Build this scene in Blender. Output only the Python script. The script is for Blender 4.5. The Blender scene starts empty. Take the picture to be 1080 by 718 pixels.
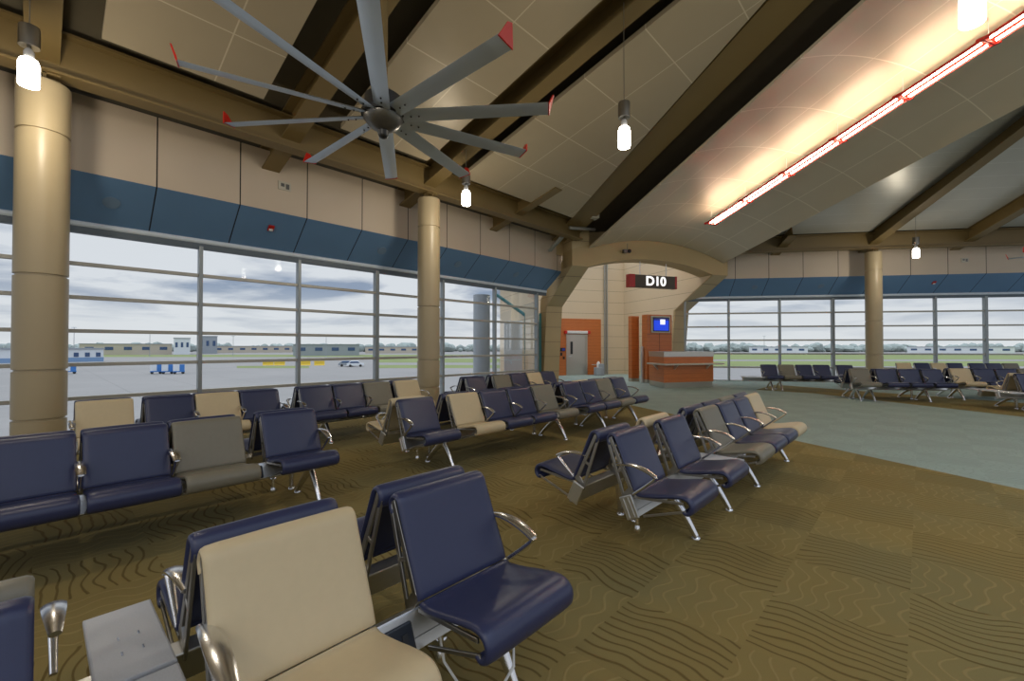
import bpy, bmesh, math, random
from mathutils import Vector, Matrix
random.seed(7)
C = bpy.context.scene.collection
PI = math.pi
def V(*a): return Vector(a)

# ---------------------------------------------------------------- materials
MATS = {}
class NT:
    """small helper around a material node tree"""
    def __init__(s, name):
        s.m = bpy.data.materials.new(name); s.m.use_nodes = True
        s.t = s.m.node_tree; s.N = s.t.nodes; s.L = s.t.links
        s.b = s.N['Principled BSDF']; s.out = s.N['Material Output']
    def node(s, kind, **kw):
        n = s.N.new(kind)
        for k, v in kw.items(): setattr(n, k, v)
        return n
    def link(s, a, b): s.L.new(a, b)
    def val(s, sock, x):
        if hasattr(x, 'is_output'): s.L.new(x, sock)
        else: sock.default_value = x
    def math(s, op, a, b=0.0, c=0.0, clamp=False):
        n = s.node('ShaderNodeMath', operation=op); n.use_clamp = clamp
        s.val(n.inputs[0], a); s.val(n.inputs[1], b); s.val(n.inputs[2], c)
        return n.outputs[0]
    def step(s, x, lo, hi):
        n = s.node('ShaderNodeMapRange', interpolation_type='SMOOTHSTEP')
        s.val(n.inputs[0], x); n.inputs[1].default_value = lo; n.inputs[2].default_value = hi
        n.inputs[3].default_value = 0; n.inputs[4].default_value = 1
        return n.outputs[0]
    def mix(s, f, a, b):
        n = s.node('ShaderNodeMix', data_type='RGBA')
        s.val(n.inputs[0], f)
        for k, x in ((6, a), (7, b)):
            if hasattr(x, 'is_output'): s.L.new(x, n.inputs[k])
            else: n.inputs[k].default_value = (*x[:3], 1)
        return n.outputs[2]
    def noise(s, vec, scale, detail=2.0, rough=.5):
        n = s.node('ShaderNodeTexNoise'); n.inputs['Scale'].default_value = scale
        n.inputs['Detail'].default_value = detail; n.inputs['Roughness'].default_value = rough
        if vec is not None: s.L.new(vec, n.inputs['Vector'])
        return n.outputs[0]
    def coord(s, which='Object'):
        return s.node('ShaderNodeTexCoord').outputs[which]
    def sep(s, vec):
        n = s.node('ShaderNodeSeparateXYZ'); s.L.new(vec, n.inputs[0]); return n.outputs
    def comb(s, x, y, z=0.0):
        n = s.node('ShaderNodeCombineXYZ'); s.val(n.inputs[0], x); s.val(n.inputs[1], y); s.val(n.inputs[2], z)
        return n.outputs[0]
    def bump(s, h, strength=.3, dist=.01):
        n = s.node('ShaderNodeBump'); n.inputs['Strength'].default_value = strength
        n.inputs['Distance'].default_value = dist; s.L.new(h, n.inputs['Height'])
        s.L.new(n.outputs[0], s.b.inputs['Normal'])

def lin(r, g, b):
    f = lambda c: (c/255/12.92 if c/255 <= .04045 else ((c/255+.055)/1.055)**2.4)
    return (f(r), f(g), f(b))

def mat(name, col, rough=.5, metal=0.0, var=0.06, scale=6.0, bump=0.0, spec=.5, coat=0.0, brush=None):
    """plain material with slight procedural variation"""
    if name in MATS: return MATS[name]
    t = NT(name); b = t.b
    co = t.coord('Object')
    if brush:
        mp = t.node('ShaderNodeMapping'); mp.inputs['Scale'].default_value = brush; t.link(co, mp.inputs[0]); co = mp.outputs[0]
    n = t.noise(co, scale, 3.0)
    c0 = tuple(max(0, x*(1-var)) for x in col); c1 = tuple(min(1, x*(1+var)) for x in col)
    t.link(t.mix(n, c0, c1), b.inputs['Base Color'])
    b.inputs['Roughness'].default_value = rough; b.inputs['Metallic'].default_value = metal
    b.inputs['Specular IOR Level'].default_value = spec; b.inputs['Coat Weight'].default_value = coat
    if bump: t.bump(t.noise(co, scale*12, 3.0), bump, .004)
    MATS[name] = t.m; return t.m

def emit(name, col, strength):
    if name in MATS: return MATS[name]
    t = NT(name); t.b.inputs['Base Color'].default_value = (*col, 1)
    t.b.inputs['Emission Color'].default_value = (*col, 1); t.b.inputs['Emission Strength'].default_value = strength
    MATS[name] = t.m; return t.m

def lined(name, col, linecol, axes, rough=.6, metal=0., width=.012, var=.04, spec=.5, coat=0.):
    """panel surface with joint lines: axes = [(component, spacing, offset), ...] in object space"""
    t = NT(name); co = t.coord('Object'); s = t.sep(co); f = None
    for ax, sp, off in axes:
        u = t.math('MULTIPLY', t.math('ADD', s[ax], -off), 1/sp)
        d = t.math('MULTIPLY', t.math('ABSOLUTE', t.math('SUBTRACT', t.math('FRACT', t.math('ADD', u, .5)), .5)), sp)
        k = t.math('LESS_THAN', d, width/2)
        f = k if f is None else t.math('MAXIMUM', f, k)
    n = t.noise(co, 1.3, 3.0)
    base = t.mix(n, tuple(x*(1-var) for x in col), tuple(x*(1+var) for x in col))
    t.link(t.mix(f, base, linecol), t.b.inputs['Base Color'])
    t.b.inputs['Roughness'].default_value = rough; t.b.inputs['Metallic'].default_value = metal
    t.b.inputs['Specular IOR Level'].default_value = spec; t.b.inputs['Coat Weight'].default_value = coat
    MATS[name] = t.m; return t.m

def carpet_mat():
    t = NT('carpet'); s = t.sep(t.coord('Object')); T = .6085
    X, Y = s[0], s[1]
    u = t.math('DIVIDE', t.math('ADD', X, .06), T); v = t.math('DIVIDE', t.math('ADD', Y, -3.03), T)
    iu, iv = t.math('FLOOR', u), t.math('FLOOR', v)
    par = t.math('MODULO', t.math('ABSOLUTE', t.math('ADD', iu, iv)), 2.0)
    cell = t.node('ShaderNodeTexWhiteNoise', noise_dimensions='2D'); t.link(t.comb(iu, iv), cell.inputs['Vector'])
    rnd = cell.outputs['Value']
    wob = t.noise(t.comb(X, Y), 2.2, 1.5)
    # ridged tiles: dark grooves running across
    def stripes(a, b, n, amp, fr, lo, hi, nz):
        ph = t.math('MULTIPLY', t.math('SINE', t.math('ADD', t.math('MULTIPLY', b, fr*2*PI), t.math('MULTIPLY', rnd, 6.28))), amp)
        w = t.math('ADD', t.math('ADD', a, ph), t.math('MULTIPLY', wob, nz))
        fx = t.math('FRACT', t.math('MULTIPLY', w, n))
        d = t.math('ABSOLUTE', t.math('SUBTRACT', fx, .5))      # 0 in the middle of a line
        return t.math('SUBTRACT', 1.0, t.step(d, lo, hi))
    g1 = stripes(v, u, 9.0, .045, 1.0, .05, .14, .40)
    g2 = stripes(u, v, 7.0, .05, 2.0, .04, .11, .45)
    isridge = t.math('LESS_THAN', par, .5)
    fine = t.noise(t.comb(X, Y), 260, 2.0, .7)
    mid = t.noise(t.comb(X, Y), 3.0, 3.0)
    olive = t.mix(rnd, lin(132, 118, 76), lin(146, 130, 82))
    olive = t.mix(t.math('MULTIPLY', t.step(t.noise(t.comb(X, Y), .45, 2.0), .42, .62), .45), olive, lin(118, 124, 96))
    olive = t.mix(t.math('MULTIPLY', mid, .4), olive, lin(146, 124, 68))
    teal = t.mix(mid, lin(150, 166, 158), lin(164, 180, 172))
    # the walkway: a broad curving teal path; bands of olive beyond it
    near = t.math('ADD', Y, t.math('ADD', t.math('MULTIPLY', X, .53), -7.45))
    farA = t.math('SUBTRACT', t.math('SUBTRACT', 15.3, t.math('MULTIPLY', X, .64)), Y)
    farB = t.math('SUBTRACT', 16.9, Y)
    far = t.math('MINIMUM', farA, farB)
    far = t.math('MAXIMUM', far, t.math('SUBTRACT', -4.2, X))
    far = t.math('MAXIMUM', far, t.math('SUBTRACT', Y, t.math('SUBTRACT', 18.4, t.math('MULTIPLY', X, .3))))
    isteal = t.math('MULTIPLY', t.step(near, -.03, .03), t.step(far, -.03, .03))
    base = t.mix(isteal, olive, teal)
    dark = t.mix(isteal, lin(92, 76, 40), lin(120, 134, 128))
    lite = t.mix(isteal, lin(166, 148, 98), lin(138, 152, 146))
    k1 = t.math('MULTIPLY', t.math('MULTIPLY', g1, isridge), .8)
    k2 = t.math('MULTIPLY', t.math('MULTIPLY', g2, t.math('SUBTRACT', 1.0, isridge)), .45)
    c = t.mix(k1, base, dark); c = t.mix(k2, c, lite)  # pile lighting put into colour: dark grooves here, pale veins on turned tiles
    c = t.mix(t.math('MULTIPLY', t.math('SUBTRACT', 1.0, fine), .45), c, t.mix(isteal, lin(96, 80, 44), lin(108, 122, 116)))
    t.link(c, t.b.inputs['Base Color'])
    t.b.inputs['Roughness'].default_value = .95; t.b.inputs['Specular IOR Level'].default_value = .1
    h = t.math('ADD', t.math('MULTIPLY', fine, .5), t.math('SUBTRACT', t.math('MULTIPLY', k2, .8), t.math('MULTIPLY', k1, 1.2)))
    t.bump(h, .6, .006)
    return t.m

def wood_mat():
    t = NT('cherry_veneer'); co = t.coord('Object'); s = t.sep(co)
    mp = t.node('ShaderNodeMapping'); mp.inputs['Scale'].default_value = (1.5, 1.5, 26); t.link(co, mp.inputs[0])
    n = t.noise(mp.outputs[0], 2.0, 4.0, .6)
    c = t.mix(n, lin(160, 84, 36), lin(208, 122, 62))
    d = t.math('FRACT', t.math('MULTIPLY', s[2], 1/.17))
    c = t.mix(t.math('MULTIPLY', t.math('LESS_THAN', d, .05), .7), c, lin(112, 54, 20))
    t.link(c, t.b.inputs['Base Color']); t.b.inputs['Roughness'].default_value = .35
    return t.m

def glass_mat():
    t = NT('window_glass'); t.N.remove(t.b)
    tr = t.node('ShaderNodeBsdfTransparent'); tr.inputs[0].default_value = (.93, .96, .97, 1)
    gl = t.node('ShaderNodeBsdfGlossy'); gl.inputs['Roughness'].default_value = .02
    fr = t.node('ShaderNodeFresnel'); fr.inputs[0].default_value = 1.45
    mx = t.node('ShaderNodeMixShader'); t.link(t.math('MULTIPLY', fr.outputs[0], .28), mx.inputs[0]); t.link(tr.outputs[0], mx.inputs[1]); t.link(gl.outputs[0], mx.inputs[2])
    t.link(mx.outputs[0], t.out.inputs[0]); return t.m

M = dict(
    carpet=carpet_mat(), wood=wood_mat(), glass=glass_mat(),
    navy=mat('navy_leather', lin(46, 51, 80), .33, var=.05, scale=30, bump=.12, spec=.45),
    cream=mat('cream_leather', lin(196, 178, 142), .42, var=.04, scale=30, bump=.1, spec=.4),
    grey=mat('grey_leather', lin(118, 113, 98), .42, var=.05, scale=30, bump=.1, spec=.4),
    alu=mat('brushed_aluminium', (.68, .68, .67), .38, 1.0, brush=(2, 60, 60)),
    framedark=mat('seat_frame_aluminium', (.40, .39, .37), .4, 1.0, brush=(2, 60, 60)),
    polish=mat('polished_aluminium', (.74, .74, .75), .24, 1.0),
    dark=mat('dark_grey_plastic', (.02, .022, .025), .45),
    outlet=mat('outlet_face', (.015, .02, .03), .35),
    tabletop=mat('speckled_grey_laminate', lin(188, 190, 194), .45, var=.1, scale=160),
    columnp=mat('tan_column_paint', lin(168, 152, 120), .38, var=.05, scale=1.0, spec=.5),
    beam=mat('olive_tan_steel_paint', lin(116, 97, 58), .5, var=.06, scale=1.5),
    arch=lined('sandstone_arch_cladding', lin(178, 158, 118), lin(104, 92, 70), [(2, .61, .47)], .5, width=.014),
    archring=mat('sandstone_arch_plain', lin(172, 150, 106), .5, var=.05, scale=1.2),
    creamwall=None, bluefascia=None,
    tube=mat('pale_blue_grey_trim', lin(206, 216, 226), .25),
    header=mat('dark_window_header', lin(84, 96, 106), .5),
    frame=mat('window_frame_metal', lin(142, 148, 150), .4, .4),
    framelite=mat('window_rail_metal', lin(168, 164, 154), .4, .4),
    deck=mat('dark_roof_deck', lin(92, 84, 66), .9, var=.2, scale=2.0),
    vault=None,
    red=mat('red_paint', lin(196, 34, 22), .4),
    steel=mat('stainless_steel', (.55, .52, .46), .3, 1.0, brush=(40, 40, 2)),
    fanblade=mat('fan_blade_aluminium', lin(200, 212, 224), .34, .55, brush=(1, 30, 30)),
    fanhub=mat('fan_hub_metal', lin(110, 108, 104), .35, .8),
    black=mat('black_plastic', (.012, .012, .012), .4),
    white=mat('white_paint', lin(215, 215, 212), .5),
    signface=mat('sign_face_bronze', lin(66, 56, 40), .4),
    signtext=emit('sign_lettering_white', (1, 1, 1), .9),
    screenblue=emit('screen_blue', lin(24, 60, 200), 1.0),
    screenwhite=emit('screen_white', (.85, .88, 1), .9),
    screennavy=emit('screen_navy', lin(30, 40, 110), .6),
    tubeglow=emit('fluorescent_tube_glow', (1.0, .84, .62), 32.0),
    fillglow=emit('alcove_fill_glow', (1.0, .9, .8), 22.0),
    jarglow=emit('pendant_jar_glow', (1.0, .94, .82), 14.0),
    clearjar=mat('pendant_neck', lin(190, 190, 190), .2),
    cap=mat('pendant_cap_metal', lin(140, 136, 128), .35, .9),
    pipe=mat('grey_pipe', lin(160, 160, 152), .4, .5),
    lipstick=mat('strobe_red', lin(170, 26, 20), .35),
    vent=mat('vent_plate', lin(186, 180, 164), .5),
    speaker=mat('speaker_grille', lin(78, 106, 136), .6), rim=mat('speaker_rim', lin(104, 128, 152), .5),
    concrete=None,
    grassm=mat('grass', lin(118, 128, 76), 1.0, var=.25, scale=.15),
    trees=mat('hazed_foliage', lin(150, 160, 156), 1.0, var=.25, scale=.12),  # distance haze put into the foliage colour
    bwhite=mat('white_cladding', lin(214, 218, 222), .7),
    bblue=mat('blue_cladding', lin(120, 150, 186), .6),
    bbeige=mat('beige_render', lin(188, 178, 162), .8),
    bgrey=mat('grey_render', lin(150, 156, 162), .8),
    bwin=mat('far_window_glass', lin(60, 84, 120), .2),
    cartblue=mat('cart_blue', lin(60, 120, 190), .5),
    yellow=mat('barrier_yellow', lin(220, 186, 60), .6),
    teal=mat('teal_steel_paint', lin(70, 140, 146), .5),
    tyre=mat('tyre_rubber', (.02, .02, .02), .8),
)
M['creamwall'] = lined('cream_wall_panel', lin(196, 180, 160), lin(26, 24, 22), [(0, 1.32, .10)], .5, width=.022)
M['bluefascia'] = lined('blue_fascia_panel', lin(92, 126, 162), lin(14, 20, 30), [(0, 1.32, .10)], .5, width=.022, var=.06)
M['vault'] = lined('vault_metal_panel', lin(196, 184, 160), lin(224, 214, 192), [(1, 1.39, .5), (0, 1.06, 0.0)], .38, .1, width=.022, var=.05)
M['panel'] = lined('ceiling_cloud_panel', lin(166, 152, 126), lin(200, 188, 162), [(0, 1.25, .3), (1, 1.62, .25)], .42, .1, width=.02, var=.05)
M['panelblue'] = lined('ceiling_strip_panel', lin(186, 184, 174), lin(206, 204, 196), [(1, .62, .1)], .35, .25, width=.014, var=.08)
M['alcove'] = lined('alcove_wall_panel', lin(206, 188, 158), lin(136, 122, 100), [(2, .61, .2)], .5, width=.016)

def concrete():
    t = NT('apron_concrete'); co = t.coord('Object')
    n = t.noise(co, .05, 5.0, .6); n2 = t.noise(co, 1.2, 3.0)
    c = t.mix(n, lin(122, 120, 118), lin(150, 146, 142)); c = t.mix(t.math('MULTIPLY', n2, .3), c, lin(120, 118, 116))
    s = t.sep(co)
    for ax in (0, 1):
        d = t.math('FRACT', t.math('MULTIPLY', s[ax], 1/7.5)); c = t.mix(t.math('MULTIPLY', t.math('LESS_THAN', d, .012), .5), c, lin(90, 88, 86))
    t.link(c, t.b.inputs['Base Color']); t.b.inputs['Roughness'].default_value = .9
    return t.m
M['concrete'] = concrete()

# ---------------------------------------------------------------- mesh helpers
def obj(name, bm, m, parent=None, smooth=None, mw=None):
    me = bpy.data.meshes.new(name)
    bmesh.ops.recalc_face_normals(bm, faces=bm.faces[:])
    bm.to_mesh(me); bm.free()
    for x in (m if isinstance(m, (list, tuple)) else [m]): me.materials.append(x)
    if smooth is not None:
        for p in me.polygons: p.use_smooth = True
        me.set_sharp_from_angle(angle=math.radians(smooth))
    return ob(name, me, parent, mw)
def ob(name, me, parent=None, mw=None):
    o = bpy.data.objects.new(name, me); C.objects.link(o)
    if parent: o.parent = parent
    if mw is not None: o.matrix_world = mw
    return o
def thing(name, label, cat, loc=(0, 0, 0), rz=0.0, group=None, mw=None):
    o = bpy.data.objects.new(name, None); C.objects.link(o); o.empty_display_size = .1
    if mw is not None: o.matrix_world = mw
    else: o.location = loc; o.rotation_euler = (0, 0, rz)
    return tag(o, label, cat, group)
def tag(o, label, cat, group=None):
    o['label'] = label; o['category'] = cat
    if group: o['group'] = group
    return o
def struct(o): o['kind'] = 'structure'; return o
def stuff(o, label, cat): o['kind'] = 'stuff'; return tag(o, label, cat)

def box(bm, x0, x1, y0, y1, z0, z1, bev=0.0, mi=0, mtx=None):
    vs = [bm.verts.new((x, y, z)) for x in (x0, x1) for y in (y0, y1) for z in (z0, z1)]
    fs = [bm.faces.new([vs[i] for i in q]) for q in ((0,1,3,2),(4,6,7,5),(0,4,5,1),(2,3,7,6),(0,2,6,4),(1,5,7,3))]
    for f in fs: f.material_index = mi
    if mtx is not None: bmesh.ops.transform(bm, matrix=mtx, verts=vs)
    if bev:
        es = list({e for f in fs for e in f.edges})
        bmesh.ops.bevel(bm, geom=es, offset=bev, segments=2, affect='EDGES', profile=.5)
    return bm
def prism(bm, pts, h0, h1, fn, mi=0, bev=0.0, seg=2):
    """pts 2-D outline, extruded between h0 and h1; fn(u,v,h) -> xyz"""
    a = [bm.verts.new(fn(u, v, h0)) for u, v in pts]; b = [bm.verts.new(fn(u, v, h1)) for u, v in pts]
    n = len(pts); fs = [bm.faces.new(a), bm.faces.new(b[::-1])]
    for i in range(n): fs.append(bm.faces.new((a[i], b[i], b[(i+1) % n], a[(i+1) % n])))
    for f in fs: f.material_index = mi
    if bev:
        es = list(set(fs[0].edges) | set(fs[1].edges))
        bmesh.ops.bevel(bm, geom=es, offset=bev, segments=seg, affect='EDGES', profile=.5)
    return bm
def tube(bm, pts, r, seg=10, cap=True, mi=0):
    rr = r if isinstance(r, (list, tuple)) else [r]*len(pts)
    return sweep(bm, pts, rr, rr, seg, cap, mi)
def sweep(bm, pts, ws, hs, seg=10, cap=True, mi=0, side=None, sq=1.0):
    pts = [Vector(p) for p in pts]; rings = []; n = len(pts)
    for i, p in enumerate(pts):
        d = (pts[min(i+1, n-1)] - pts[max(i-1, 0)]).normalized()
        if side is not None: sd = Vector(side); sd = (sd - d*sd.dot(d)).normalized()
        else:
            ref = V(0, 0, 1) if abs(d.z) < .95 else V(0, 1, 0)
            sd = d.cross(ref).normalized()
        up = sd.cross(d).normalized(); ring = []
        for k in range(seg):
            a = 2*PI*(k+.5)/seg; c, s = math.cos(a), math.sin(a)
            c = math.copysign(abs(c)**sq, c); s = math.copysign(abs(s)**sq, s)
            ring.append(bm.verts.new(p + sd*c*ws[i] + up*s*hs[i]))
        rings.append(ring)
    for i in range(n-1):
        for k in range(seg):
            f = bm.faces.new((rings[i][k], rings[i][(k+1) % seg], rings[i+1][(k+1) % seg], rings[i+1][k])); f.material_index = mi
    if cap:
        for r_ in (rings[0], rings[-1]):
            f = bm.faces.new(r_); f.material_index = mi
    return bm
def lathe(bm, prof, seg=32, mi=0, cx=0, cy=0):
    rings = [[bm.verts.new((cx+r*math.cos(2*PI*k/seg), cy+r*math.sin(2*PI*k/seg), z)) for k in range(seg)] for r, z in prof]
    for a, b in zip(rings, rings[1:]):
        for k in range(seg):
            f = bm.faces.new((a[k], a[(k+1) % seg], b[(k+1) % seg], b[k])); f.material_index = mi
    for r_ in (rings[0], rings[-1]):
        f = bm.faces.new(r_); f.material_index = mi
    return bm
def bez(p0, p1, p2, n=8):
    p0, p1, p2 = Vector(p0), Vector(p1), Vector(p2)
    return [p0*(1-t)**2 + p1*2*t*(1-t) + p2*t*t for t in [i/n for i in range(n+1)]]
def nb(): return bmesh.new()
def smooth_path(pts, k=4):
    """Catmull-Rom through 2-D points"""
    P = [pts[0]] + list(pts) + [pts[-1]]; out = []
    for i in range(1, len(P)-2):
        for j in range(k):
            t = j/k; a, b, c, d = (Vector(q) for q in P[i-1:i+3])
            out.append(.5*((2*b) + (c-a)*t + (2*a-5*b+4*c-d)*t*t + (3*b-a-3*c+d)*t**3))
    out.append(Vector(P[-2])); return out

# ---------------------------------------------------------------- camera
F = 464.0; PITCH = .0135; YAW = math.atan(431/464)
cam = bpy.data.cameras.new('camera'); cam.sensor_width = 36; cam.lens = 36*F/1080; cam.clip_end = 3000; cam.clip_start = .02
co = bpy.data.objects.new('camera', cam); C.objects.link(co)
co.location = (0, 0, 1.5); co.rotation_euler = (PI/2+PITCH, 0, YAW)
bpy.context.scene.camera = co

# frames of reference: A = outward axis of the gate corner, L = to the right along it
A = V(-.883, .470, 0).normalized(); L = V(.470, .883, 0).normalized()
def W(l, a, z=0): return L*l + A*a + V(0, 0, z)
GM = Matrix((( L.x, A.x, 0, 0), (L.y, A.y, 0, 0), (0, 0, 1, 0), (0, 0, 0, 1)))   # local (l,a,z) -> world

# ---------------------------------------------------------------- floor
XL = -10.81
az = YAW - math.radians(8.5)
NR = V(-math.sin(az), math.cos(az), 0); TR = V(math.cos(az), math.sin(az), 0)     # right wall: outward normal, direction
R0 = V(-6.12, 20.21, 0)*1.02
def RP(t, n, z=0): return R0 + TR*t + NR*n + V(0, 0, z)
bm = nb()
pts = [V(XL-.1, -9, 0), V(XL-.1, 13.3, 0), W(6.7, 20.9), W(13.7, 20.9), RP(-1.6, .1), RP(17, .1), V(16, -9, 0)]
top = [bm.verts.new(p) for p in pts]; bot = [bm.verts.new(p+V(0, 0, -.3)) for p in pts]
bm.faces.new(top); bm.faces.new(bot[::-1])
for i in range(len(pts)):
    j = (i+1) % len(pts); bm.faces.new((top[i], top[j], bot[j], bot[i]))
struct(obj('floor', bm, M['carpet']))

# ---------------------------------------------------------------- window walls
ZR = [0.0, .59, 1.18, 1.77, 2.36, 2.95, 3.53]
NWIN = [0]
def window_wall(side, mw, muls, x0, x1, thick=(), xw=None):
    xw = x0 if xw is None else xw
    """mw: local x along wall, y outward (0 = window plane)"""
    bm = nb(); box(bm, xw, x1, -.79, -.6, 4.36, 5.62)
    struct(obj('wall_'+side, bm, M['creamwall'], mw=mw))
    bm = nb()
    prism(bm, [(-.79, 4.36), (-.60, 4.36), (.08, 3.70), (-.02, 3.70)], xw, x1, lambda u, v, h: (h, u, v))
    struct(obj('trim_1', bm, M['bluefascia'], mw=mw))
    bm = nb(); tube(bm, [(x0, .0, 3.655), (x1, .0, 3.655)], .055, 14)
    struct(obj('trim_2', bm, M['tube'], mw=mw, smooth=50))
    bm = nb(); box(bm, x0, x1, -.03, .12, 3.50, 3.61, .005)
    struct(obj('trim_3', bm, M['header'], mw=mw))
    for i, (a, b) in enumerate(zip(muls, muls[1:])):
        NWIN[0] += 1
        w = bpy.data.objects.new('window_%d' % NWIN[0], None); C.objects.link(w); w.matrix_world = mw; struct(w)
        bm = nb(); t = .052 if i in thick else .034
        box(bm, a-t, a+t, -.05, .1, 0, 3.55, .006)
        obj('mullion', bm, M['frame'], w)
        bm = nb()
        for z in ZR[:-1]: box(bm, a+t, b-.035, -.03, .07, max(z-.03, .0), z+.035, .006)
        obj('rail', bm, M['framelite'], w)
        bm = nb(); vs = [bm.verts.new(p) for p in ((a, .03, .03), (b, .03, .03), (b, .03, 3.52), (a, .03, 3.52))]; bm.faces.new(vs)
        obj('pane', bm, M['glass'], w)
    # last mullion closes the run
    NWIN[0] += 1
    w = bpy.data.objects.new('window_%d' % NWIN[0], None); C.objects.link(w); w.matrix_world = mw; struct(w)
    bm = nb(); box(bm, muls[-1]-.04, muls[-1]+.04, -.05, .1, 0, 3.55, .006); obj('mullion', bm, M['frame'], w)
ML = Matrix(((0, -1, 0, XL), (1, 0, 0, 0), (0, 0, 1, 0), (0, 0, 0, 1)))          # x -> +Y, y -> -X
window_wall('left', ML, [-6.0, -3.8, -1.62, .22, 2.25, 4.2, 6.24, 8.5, 10.77, 13.05], -6, 13.6, thick=(6,))
MR = Matrix(((TR.x, NR.x, 0, R0.x), (TR.y, NR.y, 0, R0.y), (0, 0, 1, 0), (0, 0, 0, 1)))
window_wall('right', MR, [-1.75, .08, 2.16, 4.26, 6.0, 8.12, 9.93, 12.1, 14.0, 15.3], -1.6, 15.3, thick=(3, 6), xw=-1.1)

# ---------------------------------------------------------------- gate arch
def pier(l0, l1, name, label, top):
    bm = nb()
    prof = [(14.3, top), (14.3, 4.43), (16.6, 3.15), (16.95, 0), (17.55, 0), (17.25, 3.5), (15.1, 4.75), (15.1, top)]
    prism(bm, prof, l0, l1, lambda u, v, h: (h, u, v), bev=.01)
    o = obj(name, bm, M['arch'], mw=GM); return tag(o, label, 'pillar')
pier(7.25, 7.95, 'gate_pillar', 'sand coloured bent pillar left of the gate alcove, beside the steel door', 5.78)
pier(13.65, 14.42, 'gate_pillar', 'sand coloured bent pillar right of the gate alcove, behind the counter', 5.05)
def arcz(l, c, half, ze, zc):  # circular arc with ends ze, crown zc
    s = zc-ze; R = (half*half+s*s)/(2*s); return zc-R+math.sqrt(max(0, R*R-(l-c)**2))
bm = nb(); n = 28; c, h = 10.8, 2.85
low = [(c-h+2*h*i/n, arcz(c-h+2*h*i/n, c, h, 4.43, 4.86)) for i in range(n+1)]
hi = [(7.25+(14.42-7.25)*i/n, arcz(7.25+(14.42-7.25)*i/n, 10.85, 3.6, 5.02, 5.62)) for i in range(n+1)]
prism(bm, [(7.25, 4.43)]+low+[(14.42, 4.43)]+hi[::-1], 14.29, 15.05, lambda u, v, k: (u, k, v))
tag(obj('gate_arch', bm, M['archring'], mw=GM, smooth=30), 'shallow curved sand coloured arch spanning the gate alcove above the lit sign', 'arch')

# alcove behind the arch
bm = nb(); box(bm, 6.6, 13.74, 20.7, 20.9, 0, 6.2); struct(obj('wall_gate_back', bm, M['alcove'], mw=GM))
bm = nb(); prism(bm, [(20.7, 0), (17.02, 0), (16.68, 3.15), (14.42, 4.41), (14.42, 4.9), (15.0, 6.2), (20.7, 6.2)], 13.635, 13.74, lambda u, v, k: (k, u, v)); struct(obj('wall_gate_right', bm, M['alcove'], mw=GM))
bm = nb(); box(bm, 6.6, 6.8, 16.4, 20.7, 0, 6.2); struct(obj('wall_gate_left', bm, M['alcove'], mw=GM))

bm = nb(); box(bm, 6.7, 14.5, 15.06, 15.2, 4.95, 7.2); struct(obj('wall_gate_header', bm, M['archring'], mw=GM))
t = thing('alcove_fill_light', 'added unseen tube light behind the arch, brightening the gate back wall', 'lamp', mw=GM)  # unseen lamp, added to brighten the alcove walls
bm = nb(); box(bm, 8.4, 13.2, 15.2, 15.26, 5.26, 5.4); obj('housing', bm, M['white'], t)
bm = nb(); tube(bm, [(8.45, 15.31, 5.33), (13.15, 15.31, 5.33)], .03, 10); obj('tube', bm, M['fillglow'], t, smooth=60)
# boarding door in its timber surround
ad = 20.7
d = bpy.data.objects.new('door_1', None); C.objects.link(d); d.matrix_world = GM; struct(d)
bm = nb(); box(bm, 9.0, 10.13, ad-.06, ad, 0, 2.95); box(bm, 11.32, 12.17, ad-.06, ad, 0, 2.95); box(bm, 10.13, 11.32, ad-.06, ad, 2.13, 2.95); obj('timber_surround', bm, M['wood'], d)
bm = nb(); box(bm, 10.11, 10.18, ad-.1, ad, 0, 2.13, .005); box(bm, 11.27, 11.34, ad-.1, ad, 0, 2.13, .005); box(bm, 10.18, 11.27, ad-.1, ad, 2.06, 2.13, .005); obj('door_frame', bm, M['steel'], d)
bm = nb(); box(bm, 10.18, 11.27, ad-.05, ad-.005, .01, 2.06, .004); leaf = obj('door_leaf', bm, M['steel'], d)
bm = nb(); box(bm, 10.36, 10.5, ad-.056, ad-.05, 1.1, 1.75); obj('vision_panel', bm, M['dark'], leaf)
bm = nb(); tube(bm, [(10.25, ad-.05, .98), (10.25, ad-.11, .98), (10.4, ad-.11, .98)], .012); obj('lever_handle', bm, M['polish'], leaf)
t = thing('door_light_bar', 'white light bar with red ends above the steel door', 'lamp', mw=GM)
bm = nb(); box(bm, 10.12, 11.32, ad-.2, ad-.06, 2.17, 2.31, .02); obj('housing', bm, M['white'], t)
for x in (9.98, 11.32):
    bm = nb(); box(bm, x, x+.14, ad-.21, ad-.06, 2.16, 2.32, .02); obj('end_cap', bm, M['red'], t)
t = thing('card_reader', 'small black card reader with blue screen left of the steel door', 'card reader', mw=GM)
bm = nb(); box(bm, 9.74, 10.04, ad-.12, ad-.06, 1.25, 1.43, .008); b_ = obj('body', bm, M['black'], t)
bm = nb(); box(bm, 9.86, 10.02, ad-.125, ad-.119, 1.28, 1.4); obj('screen', bm, M['screennavy'], b_)
bm = nb(); box(bm, 9.78, 9.88, ad-.1, ad-.06, 1.02, 1.18, .006); box(bm, 9.92, 10.02, ad-.1, ad-.06, .84, .98, .006); obj('keypad', bm, M['black'], t)
t = thing('wall_pipe', 'pair of grey vertical pipes running up the gate back wall', 'pipe', mw=GM)
for x in (12.4, 12.54):
    bm = nb(); tube(bm, [(x, ad-.07, 0), (x, ad-.07, 6.1)], .045, 12); obj('pipe_run', bm, M['pipe'], t, smooth=60)
t = thing('service_stand', 'pale grey stand with white canister against gate back wall', 'stand', mw=GM)
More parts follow.
